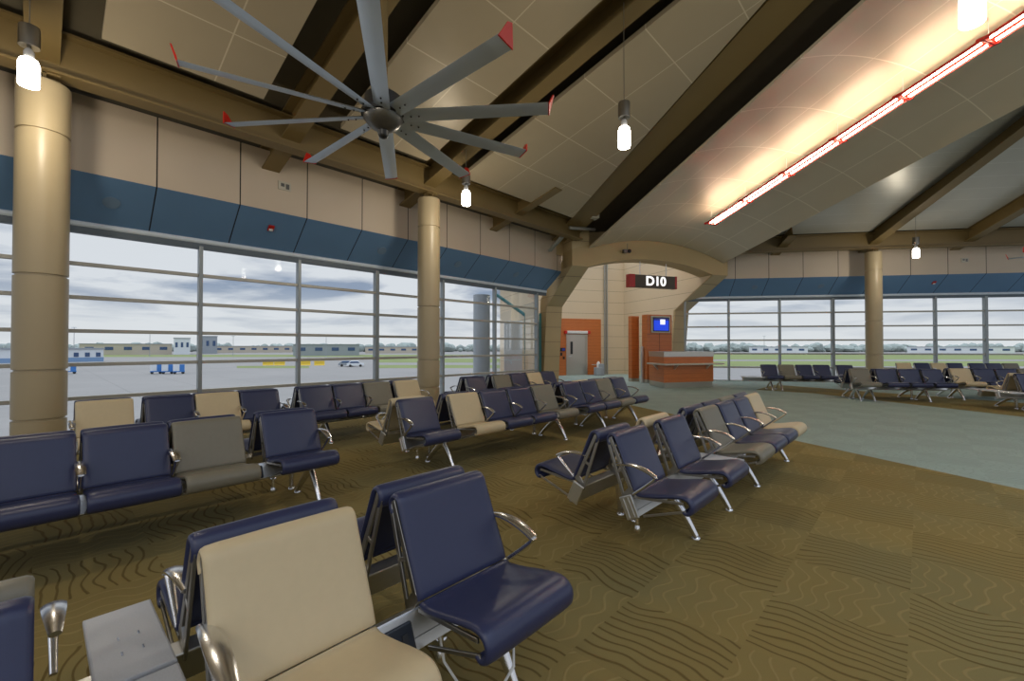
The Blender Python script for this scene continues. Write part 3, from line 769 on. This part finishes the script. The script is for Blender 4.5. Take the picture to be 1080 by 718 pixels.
def bench(loc, rz, items, legs, label, pitch_scale=1.0, rear=False, arms=(), endblocks=None, group='tandem airport benches', caster_at=()):
    """items: (y0, kind[, width]) kind in navy/cream/grey/table/power. local +x = facing, y along the bench"""
    t = thing('tandem_bench', label, 'bench', loc, rz, group)
    ys = [i[0] for i in items] + [i[0]+(i[2] if len(i) > 2 else SW) for i in items]
    y0, y1 = min(ys)-.01, max(ys)+.01
    # beam: tall tilted extrusion under the seat/back junction
    bm = nb(); m = Matrix.Translation((.235, 0, .355)) @ Matrix.Rotation(-.42, 4, 'Y')
    box(bm, -.03, .03, y0, y1, -.06, .085, .006, mtx=m)
    for z in (-.035, .055): box(bm, .03, .036, y0+.002, y1-.002, z-.02, z+.02, 0, mtx=m)
    obj('beam', bm, M['alu'], t)
    for yb in (y0-.0, y1+.016): ob('end_block', lib('endblock', endblock, M['alu']), t, None).location = (0, yb, 0)
    for it in items:
        y, k = it[0], it[1]
        if k in ('navy', 'cream', 'grey'):
            s = ob('seat', seat_me(k), t); s.location = (0, y, 0)
            s['label'] = {'navy': 'navy blue seat pad', 'cream': 'cream seat pad', 'grey': 'taupe grey seat pad'}[k]
            b = ob('backrest', back_me(k), t); b.location = (0, y, 0)
            b['label'] = {'navy': 'navy blue backrest', 'cream': 'cream backrest', 'grey': 'taupe grey backrest'}[k]
            for yy in (y, y+SW-.024): ob('side_frame', lib('sideframe', sideframe, M['framedark']), t).location = (0, yy, 0)
        elif k == 'table':
            w = it[2]; bm = nb(); xa, xb = (.11, .63) if rear else (-.09, .52)
            prism(bm, [(xa, y+.01), (xb, y+.01), (xb, y+w-.01), (xa, y+w-.01)], .425, .45, lambda u, v, z: (u, v, z), bev=.008)
            tt = obj('table_top', bm, M['tabletop'], t)
            for px, py in ((xa+.16, .35), (xa+.16, .6), (xa+.27, .35), (xa+.27, .6)):
                bm = nb(); tube(bm, [(px-.012, y+w*py, .4505), (px+.012, y+w*py, .4505)], .003, 6); obj('screw_slot', bm, M['polish'], tt)
        elif k == 'power':
            w = it[2]; bm = nb(); m = Matrix.Translation((.235, 0, .355)) @ Matrix.Rotation(-.42, 4, 'Y')
            box(bm, .034, .046, y+.02, y+w-.02, -.055, .055, .008, mtx=m); o = obj('power_outlet', bm, M['outlet'], t)
            bm = nb()
            for f in (.3, .62): box(bm, .046, .049, y+w*f-.012, y+w*f+.012, -.02, .02, .0, mtx=m)
            obj('socket', bm, M['dark'], o)
    for y in arms: ob('armrest', lib('armrest', armrest, M['polish'], 50), t).location = (0, y, 0)
    for y in legs:
        me = lib('leg_rear', lambda: leg(.76, .24, .25), M['polish'], 50) if rear else lib('leg_front', lambda: leg(.44, -.08, .235), M['polish'], 50)
        ob('leg', me, t).location = (0, y, 0)
    for y in caster_at: ob('levelling_stub', lib('caster', caster, M['polish'], 50), t).location = (0, y, 0)
    return t

# rows on the left, parallel to the left windows. Front benches face +X; rear ones are turned round.
def row(xc, items, legs, label, arms=(), **kw): return bench((xc, 0, 0), 0, items, legs, label, arms=arms, **kw)
def rrow(xc, items, legs, label, arms=(), **kw):
    """rear bench facing -X: mirrored along Y by the half turn"""
    it = [(-(i[0]+(i[2] if len(i) > 2 else SW)),) + tuple(i[1:]) for i in items]
    return bench((xc, 0, 0), PI, it, [-y for y in legs], label, rear=True, arms=[-a for a in arms], **kw)
XD, XB, XA = -1.735, -4.63, -7.14
g = .008
# nearest double row
nearb = row(XD, [(-1.03, 'navy'), (-.505, 'navy'), (.115, 'table', .225), (.35, 'cream'), (.87, 'power', .16), (1.04, 'navy')], [-.9, 1.42],
    'nearest bench with cream seat, power socket and blue end seat in front', arms=[-.505, .035, .355, 1.57], caster_at=[1.2])
rrow(XD, [(-1.03, 'navy'), (-.505, 'grey'), (.115, 'table', .225), (.35, 'navy'), (1.04, 'navy')], [-.9, 1.42],
     'bench backing onto the nearest cream seat, facing the windows', arms=[.03, .345], caster_at=[1.2])
bm = nb(); tube(bm, [tuple(q) for q in (V(.24,1.16,.29), V(.26,1.17,.18), V(.32,1.2,.10), V(.40,1.25,.075), V(.47,1.3,.11), V(.50,1.34,.19), V(.47,1.37,.28), V(.38,1.38,.33))], .006, 8)
obj('power_cable', bm, M['white'], nearb, smooth=60)['label'] = 'white looping power cable'
# second double row on the right
row(XD, [(2.85, 'navy'), (3.37, 'power', .2), (3.62, 'navy'), (4.14, 'table', .36), (4.53, 'grey'), (5.09, 'navy'), (5.65, 'navy'), (6.21, 'cream')], [3.5, 4.31, 5.25, 6.66],
    'bench on the olive carpet with two blue seats, table, grey and cream end seat', arms=[2.84, 4.15, 4.53, 5.06, 5.62, 6.19, 6.74], caster_at=[3.0])
rrow(XD, [(2.85, 'navy'), (3.62, 'cream'), (4.53, 'navy'), (5.09, 'navy'), (5.65, 'grey'), (6.21, 'navy')], [3.55, 5.25, 6.6],
     'bench backing onto the grey and cream end seats, its lone blue end seat nearest', arms=[2.86, 6.74], caster_at=[3.0])
# row B
row(XB, [(-.84, 'navy'), (-.31, 'navy'), (.225, 'navy'), (.755, 'grey'), (1.27, 'power', .14), (1.42, 'navy')], [-.5, 1.83],
    'bench at left with three wide blue seats, grey seat and blue end seat', arms=[-.31, .22, .75, 1.94], caster_at=[1.5])
rrow(XB, [(-.84, 'navy'), (-.31, 'navy'), (.225, 'navy'), (.755, 'navy'), (1.42, 'navy')], [-.5, 1.83], 'bench backing onto the grey seat bench at left', arms=[1.94], caster_at=[1.6])
# row C
row(XB, [(2.9, 'navy'), (3.42, 'power', .2), (3.66, 'cream'), (4.22, 'navy'), (4.77, 'navy'), (5.34, 'grey')], [3.46, 5.78],
    'middle bench with blue end seat, cream seat, two blue and a grey', arms=[2.89, 4.19, 4.75, 5.31, 5.87], caster_at=[3.1])
rrow(XB, [(2.9, 'cream'), (3.66, 'navy'), (4.22, 'navy'), (4.77, 'navy'), (5.34, 'navy')], [3.6, 5.8], 'bench backing onto the middle bench, its cream end seat facing the windows', arms=[2.91, 5.87], caster_at=[3.1])
row(XB, [(6.15, 'navy'), (6.68, 'navy'), (7.21, 'grey'), (7.78, 'navy')], [7.0, 8.2], 'bench nearest the gate counter with two blue, a grey and blue end seat', arms=[6.13, 6.66, 7.19, 7.76, 8.32])
rrow(XB, [(6.15, 'navy'), (6.68, 'cream'), (7.21, 'navy'), (7.78, 'navy')], [7.05, 8.15], 'bench backing onto the one nearest the gate counter', arms=[6.16, 8.3])
# row A by the windows
row(XA, [(.29, 'cream'), (.9, 'navy'), (1.42, 'cream'), (1.94, 'navy')], [0.5, 2.3], 'window side bench with two cream seats among blue, beside far left column', arms=[.27, 1.40, 1.93, 2.47])
row(XA, [(2.75, 'navy'), (3.28, 'navy'), (3.82, 'grey'), (4.43, 'cream')], [3.1, 4.7], 'window side bench with two blue, a grey and a cream end seat', arms=[2.73, 3.27, 3.81, 4.97])
rrow(XA, [(2.75, 'navy'), (3.28, 'navy'), (3.82, 'navy'), (4.43, 'navy')], [3.1, 4.7], 'bench facing the windows behind the grey and cream end seat bench', arms=[2.76, 4.95])
rrow(XA, [(.29, 'navy'), (.9, 'navy'), (1.42, 'navy'), (1.94, 'navy')], [.5, 2.3], 'bench facing the windows behind the two cream seats', arms=[2.47])
row(XA+.2, [(5.98, 'navy'), (6.76, 'grey'), (7.32, 'navy'), (7.88, 'cream'), (8.42, 'navy')], [6.3, 8.6], 'far window side bench with grey and cream seats near the steel door', arms=[5.97, 7.3, 7.86, 8.41, 8.95])
rrow(XA+.2, [(5.98, 'navy'), (6.76, 'navy'), (7.32, 'navy'), (7.88, 'navy'), (8.42, 'navy')], [6.3, 8.6], 'bench facing the windows behind the far grey and cream seats', arms=[5.99, 8.95])

# right-hand rows, facing the camera side. bench +x must point to -NR; bench +y to the left (-TR)
def rbench(px, d, items, label, legs, arms=(), dirv=None, **kw):
    o = fw*d + rt*d*(px-540)/F
    ang = math.atan2(-NR.y, -NR.x) if dirv is None else dirv
    return bench((o.x, o.y, 0), ang, items, legs, label, arms=arms, **kw)
rbench(801, 15.5, [(-.62, 'table', .6), (0, 'navy'), (.56, 'grey'), (1.12, 'navy'), (1.68, 'navy'), (2.4, 'navy')], 'far bench below the right windows with one grey seat among blue', [.25, .55, 2.8], arms=[0, .56, 1.12, 1.68])
rbench(943, 17.2, [(0, 'cream'), (.62, 'navy'), (1.18, 'cream'), (1.74, 'navy'), (2.46, 'navy'), (3.02, 'navy'), (3.58, 'grey')], 'rearmost right bench with two cream seats just behind the next bench', [.3, 2.0, 3.8], arms=[1.18])
rbench(893, 12.6, [(0, 'grey'), (.66, 'navy'), (1.23, 'navy'), (1.80, 'navy')], 'right bench with a grey end seat and three blue seats', [.1, .45, 1.8], arms=[0, .52, 1.2, 1.78, 2.32])
rbench(998, 12.75, [(0, 'cream'), (.57, 'navy'), (1.13, 'navy'), (1.7, 'grey')], 'right bench starting with a cream seat beside three darker seats', [.1, 1.3], arms=[0, .55, 1.1])
def rrear(px, d, items, label, legs, arms=()):
    o = fw*d + rt*d*(px-540)/F
    return bench((o.x, o.y, 0), math.atan2(NR.y, NR.x), [(-(i[0]+(i[2] if len(i) > 2 else SW)),)+tuple(i[1:]) for i in items], [-l for l in legs], label, rear=True, arms=[-a for a in arms])
rrear(893, 12.6, [(0, 'navy'), (.66, 'navy'), (1.23, 'navy'), (1.80, 'navy')], 'bench facing the right windows behind the grey end seat', [.3, 1.8], arms=[0, 2.32])
rrear(998, 12.75, [(0, 'navy'), (.57, 'navy'), (1.13, 'navy'), (1.7, 'navy')], 'bench facing the right windows behind the cream first seat', [.3, 1.8], arms=[0])
# nearest right-hand pair, its left end just inside the picture
rbench(1066, 10.4, [(-.45, 'table', .42), (0, 'navy'), (.56, 'navy'), (1.12, 'navy')], 'bench cut by the right edge with a grey end table and blue seats', [.3, 1.4], arms=[])
rrear(1066, 10.4, [(-.45, 'table', .42), (0, 'cream'), (.56, 'navy'), (1.12, 'navy')], 'bench at the right edge whose cream end seat faces the right windows', [.3, 1.4], arms=[.02])

# ---------------------------------------------------------------- outside
GZ = -4.0
bm = nb(); box(bm, -900, 900, -900, 1500, GZ-.4, GZ); struct(obj('ground', bm, M['concrete']))
def at_dir(px, d, z=GZ):
    p = fw*d + rt*d*(px-540)/F; return V(p.x, p.y, z)
def strip(px0, px1, d0, d1, label, z=.03):
    bm = nb(); P = [at_dir(px0, d0), at_dir(px1, d0), at_dir(px1, d1), at_dir(px0, d1)]
    a = [bm.verts.new(p+V(0, 0, z)) for p in P]; b = [bm.verts.new(p-V(0, 0, .1)) for p in P]
    bm.faces.new(a); bm.faces.new(b[::-1])
    for i in range(4): bm.faces.new((a[i], a[(i+1) % 4], b[(i+1) % 4], b[i]))
    return stuff(obj('grass', bm, M['grassm']), label, 'grass')
strip(700, 1500, 122, 165, 'near band of grass beyond the right windows')
strip(640, 1500, 185, 335, 'far band of grass beyond the right windows')
strip(250, 326, 112, 124, 'small grass patch on the apron beyond the left windows')
strip(398, 600, 112, 130, 'near strip of grass beyond the left windows')
strip(398, 640, 150, 200, 'far strip of grass beyond the left windows')
strip(-300, 640, 230, 290, 'distant grass in front of the left tree line')
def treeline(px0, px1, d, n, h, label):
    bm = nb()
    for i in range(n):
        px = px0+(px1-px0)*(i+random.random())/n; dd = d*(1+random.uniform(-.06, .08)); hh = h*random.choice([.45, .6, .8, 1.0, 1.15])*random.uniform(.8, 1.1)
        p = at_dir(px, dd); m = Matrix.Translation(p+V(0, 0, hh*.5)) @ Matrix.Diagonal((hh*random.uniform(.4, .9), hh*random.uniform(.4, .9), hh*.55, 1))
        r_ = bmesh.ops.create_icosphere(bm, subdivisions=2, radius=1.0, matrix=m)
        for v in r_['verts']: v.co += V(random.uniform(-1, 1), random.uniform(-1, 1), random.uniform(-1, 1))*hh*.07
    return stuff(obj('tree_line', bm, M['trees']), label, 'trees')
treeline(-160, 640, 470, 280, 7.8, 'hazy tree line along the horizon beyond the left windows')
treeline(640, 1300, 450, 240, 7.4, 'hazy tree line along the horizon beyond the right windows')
def building(name, px, d, w, dep, h, m, label, nw=4, band=None):
    p = at_dir(px, d); ang = math.atan2(p.y, p.x)-PI/2
    t = thing(name, label, 'building', (p.x, p.y, GZ), ang)
    bm = nb(); box(bm, -w/2, w/2, 0, dep, 0, h); obj('walls', bm, m, t)
    bm = nb(); box(bm, -w/2-.3, w/2+.3, -.3, dep+.3, h, h+.4); obj('roof', bm, M['bgrey'], t)
    if band: bm = nb(); box(bm, -w/2-.05, w/2+.05, -.06, .0, .4, h*.4); obj('base_band', bm, band, t)
    for i in (range(nw) if name != 'hangar' else (6, 7, 8)):
        x = -w/2+w*(i+.5)/nw; bm = nb(); box(bm, x-w/nw*.22, x+w/nw*.22, -.12, 0, h*.45, h*.75); obj('window', bm, M['bwin'], t)
    return t
building('hangar', 56, 142, 24, 12, 4.6, M['bwhite'], 'long white hangar with blue base beside the far left column', 9, M['bblue'])
for px, d, w, h, m, lab in ((192, 300, 9, 11, 'bwhite', 'pale block on the horizon just left of the second window mullion'), (219, 330, 12, 13, 'bgrey', 'grey tower block on the horizon right of the window mullion'),
                           (268, 385, 60, 5.6, 'bbeige', 'long low beige terminal building on the horizon'), (345, 260, 36, 6.5, 'bgrey', 'flat roofed grey shed behind yellow barriers'),
                           (135, 290, 46, 7, 'bbeige', 'beige building right of the white hangar'), (420, 350, 50, 5, 'bbeige', 'low beige shed left of the second column'),
                           (820, 350, 40, 5, 'bwhite', 'low pale shed on the horizon beyond the right windows'), (1010, 350, 60, 5, 'bwhite', 'long pale shed right of the right hand column')):
    building('far_building', px, d, w, 14, h, M[m], lab, max(3, int(w/8)))
for px, d, h, lab in ((78, 210, 20, 'light mast beyond the white hangar'), (158, 240, 19, 'light mast between the hangar and the first mullion'), (246, 260, 16, 'light mast right of the grey tower block'), (344, 230, 15, 'light mast above the grey shed'), (806, 300, 17, 'light mast beyond the right windows, left of the column')):
    p = at_dir(px, d); t = thing('light_mast', lab, 'light mast', (p.x, p.y, GZ), math.atan2(p.y, p.x)-PI/2)
    bm = nb(); tube(bm, [(0, 0, 0), (0, 0, h*.72)], [.16, .1], 8); obj('mast', bm, M['bgrey'], t)
    bm = nb(); box(bm, -.9, .9, -.15, .15, h*.72, h*.72+.35, .03); obj('lamp_head', bm, M['bwhite'], t)
def cart(px, d, label, c=M['cartblue']):
    p = at_dir(px, d); ang = math.atan2(p.y, p.x)-PI/2; t = thing('baggage_cart', label, 'cart', (p.x, p.y, GZ), ang)
    bm = nb(); box(bm, -.95, .95, 0, 1.5, .45, 2.0, .05); obj('body', bm, M['bwhite'], t)
    bm = nb(); box(bm, .1, .9, -.04, .0, .55, 1.9); box(bm, -.97, .97, -.03, 1.53, .4, .6); obj('curtain', bm, c, t)
    for x in (-.65, .65):
        for y in (.1, 1.4): bm = nb(); tube(bm, [(x, y-.1, .25), (x, y+.1, .25)], .25, 12); obj('wheel', bm, M['tyre'], t)
for px, lab in ((74, 'white and blue baggage cart beside the far left column'), (84, 'first baggage cart of the row on the apron') if False else (165, 'leftmost of three baggage carts on the apron'), (177, 'middle of three baggage carts on the apron'), (189, 'rightmost of three baggage carts on the apron')):
    cart(px, 88, lab)
for px, lab in ((283, 'yellow barrier by the grass patch'), (295, 'yellow barrier at the end of the grass patch'), (322, 'yellow barrier left in front of grey shed'), (337, 'yellow barrier right in front of grey shed')):
    p = at_dir(px, 128); t = thing('barrier', lab, 'barrier', (p.x, p.y, GZ), math.atan2(p.y, p.x)-PI/2)
    bm = nb(); prism(bm, [(-.35, 0), (.35, 0), (.15, .4), (.12, 1.3), (-.12, 1.3), (-.15, .4)], -1.4, 1.4, lambda u, v, k: (k, u, v)); obj('block', bm, M['yellow'], t)
def car(px, d, m, label):
    p = at_dir(px, d); t = thing('parked_car', label, 'car', (p.x, p.y, GZ), math.atan2(p.y, p.x)-PI/2)
    bm = nb(); prism(bm, [(-2.2, .35), (2.2, .35), (2.2, .9), (1.3, 1.0), (.7, 1.6), (-1.2, 1.6), (-1.8, 1.0), (-2.2, .95)], 0, 1.8, lambda u, v, k: (u, k, v), bev=.08); obj('body', bm, m, t)
    bm = nb(); prism(bm, [(-1.55, 1.05), (1.1, 1.05), (.6, 1.52), (-1.15, 1.52)], -.02, .0, lambda u, v, k: (u, k, v)); obj('side_window', bm, M['bwin'], t)
    for x in (-1.3, 1.3): bm = nb(); tube(bm, [(x, -.02, .34), (x, .2, .34)], .34, 14); obj('wheel', bm, M['tyre'], t)
car(375, 118, M['bwhite'], 'white car parked on the apron left of second column'); car(366, 120, M['bgrey'], 'grey car parked beside the white one on the apron')
# structures just outside the left windows near the gate
p = at_dir(508, 18.0, 0)
t = thing('outside_column', 'grey round column outside the left windows near the gate', 'column', (p.x, p.y, GZ))
bm = nb(); lathe(bm, [(.34, 0), (.34, 7.6)], 28); obj('shaft', bm, M['bgrey'], t, smooth=40)
p = at_dir(556, 18.5, 0)
t = thing('jet_bridge', 'white jet bridge end with teal frame outside the window beside the gate', 'jet bridge', (p.x, p.y, GZ), math.atan2(p.y, p.x)-PI/2)
bm = nb(); box(bm, -1.0, .9, .4, 3, 2.5, 6.6, .03); obj('cabin', bm, M['bwhite'], t)
bm = nb(); box(bm, -.12, .02, .1, .24, 0, 6.9); box(bm, .5, .62, .1, .24, 0, 6.9); tube(bm, [(-.05, .17, 6.8), (-1.3, .17, 7.7)], .07, 8); obj('support_frame', bm, M['teal'], t)
p = at_dir(845, 60, 0)
t = thing('white_railing', 'small white railed stair on the apron beyond the right windows', 'stairs', (p.x, p.y, GZ), math.atan2(p.y, p.x)-PI/2)
bm = nb()
for x in range(-5, 6): tube(bm, [(x*.42, 0, 0), (x*.42, 0, 2.4-.16*abs(x))], .05, 6)
for z in (1.0, 1.5): tube(bm, [(-2.1, 0, z), (2.1, 0, z)], .05, 6)
obj('rails', bm, M['bwhite'], t)
bm = nb(); box(bm, -2.2, 2.2, -.4, .6, .3, .9, .05); obj('deck', bm, M['bwhite'], t)

# ---------------------------------------------------------------- sky and light
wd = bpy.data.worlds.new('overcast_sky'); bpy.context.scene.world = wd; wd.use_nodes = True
nt = wd.node_tree; N = nt.nodes; Lk = nt.links
bg = N['Background']; tc = N.new('ShaderNodeTexCoord'); sp = N.new('ShaderNodeSeparateXYZ'); Lk.new(tc.outputs['Generated'], sp.inputs[0])
def wm(op, a, b=0.0):
    n = N.new('ShaderNodeMath'); n.operation = op
    for k, x in ((0, a), (1, b)):
        if hasattr(x, 'is_output'): Lk.new(x, n.inputs[k])
        else: n.inputs[k].default_value = x
    return n.outputs[0]
zz = wm('ADD', wm('MAXIMUM', sp.outputs[2], 0.0), .10)
cb = N.new('ShaderNodeCombineXYZ'); Lk.new(wm('DIVIDE', sp.outputs[0], zz), cb.inputs[0]); Lk.new(wm('DIVIDE', sp.outputs[1], zz), cb.inputs[1])
nz = N.new('ShaderNodeTexNoise'); nz.inputs['Scale'].default_value = .62; nz.inputs['Detail'].default_value = 6; nz.inputs['Roughness'].default_value = .55; nz.inputs['Distortion'].default_value = .4; Lk.new(cb.outputs[0], nz.inputs[0])
rp = N.new('ShaderNodeValToRGB'); Lk.new(nz.outputs[0], rp.inputs[0])
e = rp.color_ramp.elements; e[0].position = .40; e[0].color = (*lin(146, 160, 182), 1); e[1].position = .54; e[1].color = (*lin(222, 225, 230), 1)
mx = N.new('ShaderNodeMix'); mx.data_type = 'RGBA'
hz = N.new('ShaderNodeMapRange'); Lk.new(sp.outputs[2], hz.inputs[0]); hz.inputs[1].default_value = 0; hz.inputs[2].default_value = .12
Lk.new(hz.outputs[0], mx.inputs[0]); mx.inputs[6].default_value = (*lin(226, 228, 230), 1); Lk.new(rp.outputs[0], mx.inputs[7])
Lk.new(mx.outputs[2], bg.inputs[0])
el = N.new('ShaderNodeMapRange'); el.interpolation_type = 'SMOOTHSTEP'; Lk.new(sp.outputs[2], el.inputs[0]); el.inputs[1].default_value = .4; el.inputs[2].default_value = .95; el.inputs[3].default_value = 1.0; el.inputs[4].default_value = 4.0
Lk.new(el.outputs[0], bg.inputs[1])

sc = bpy.context.scene
sc.view_settings.view_transform = 'Standard'; sc.view_settings.look = 'None'; sc.view_settings.gamma = 1.0; sc.view_settings.use_curve_mapping = False
sc.view_settings.exposure = 0.0
sc.cycles.use_denoising = True
sc.cycles.max_bounces = 8; sc.cycles.diffuse_bounces = 5; sc.cycles.transparent_max_bounces = 12
sc.cycles.sample_clamp_indirect = 6.0
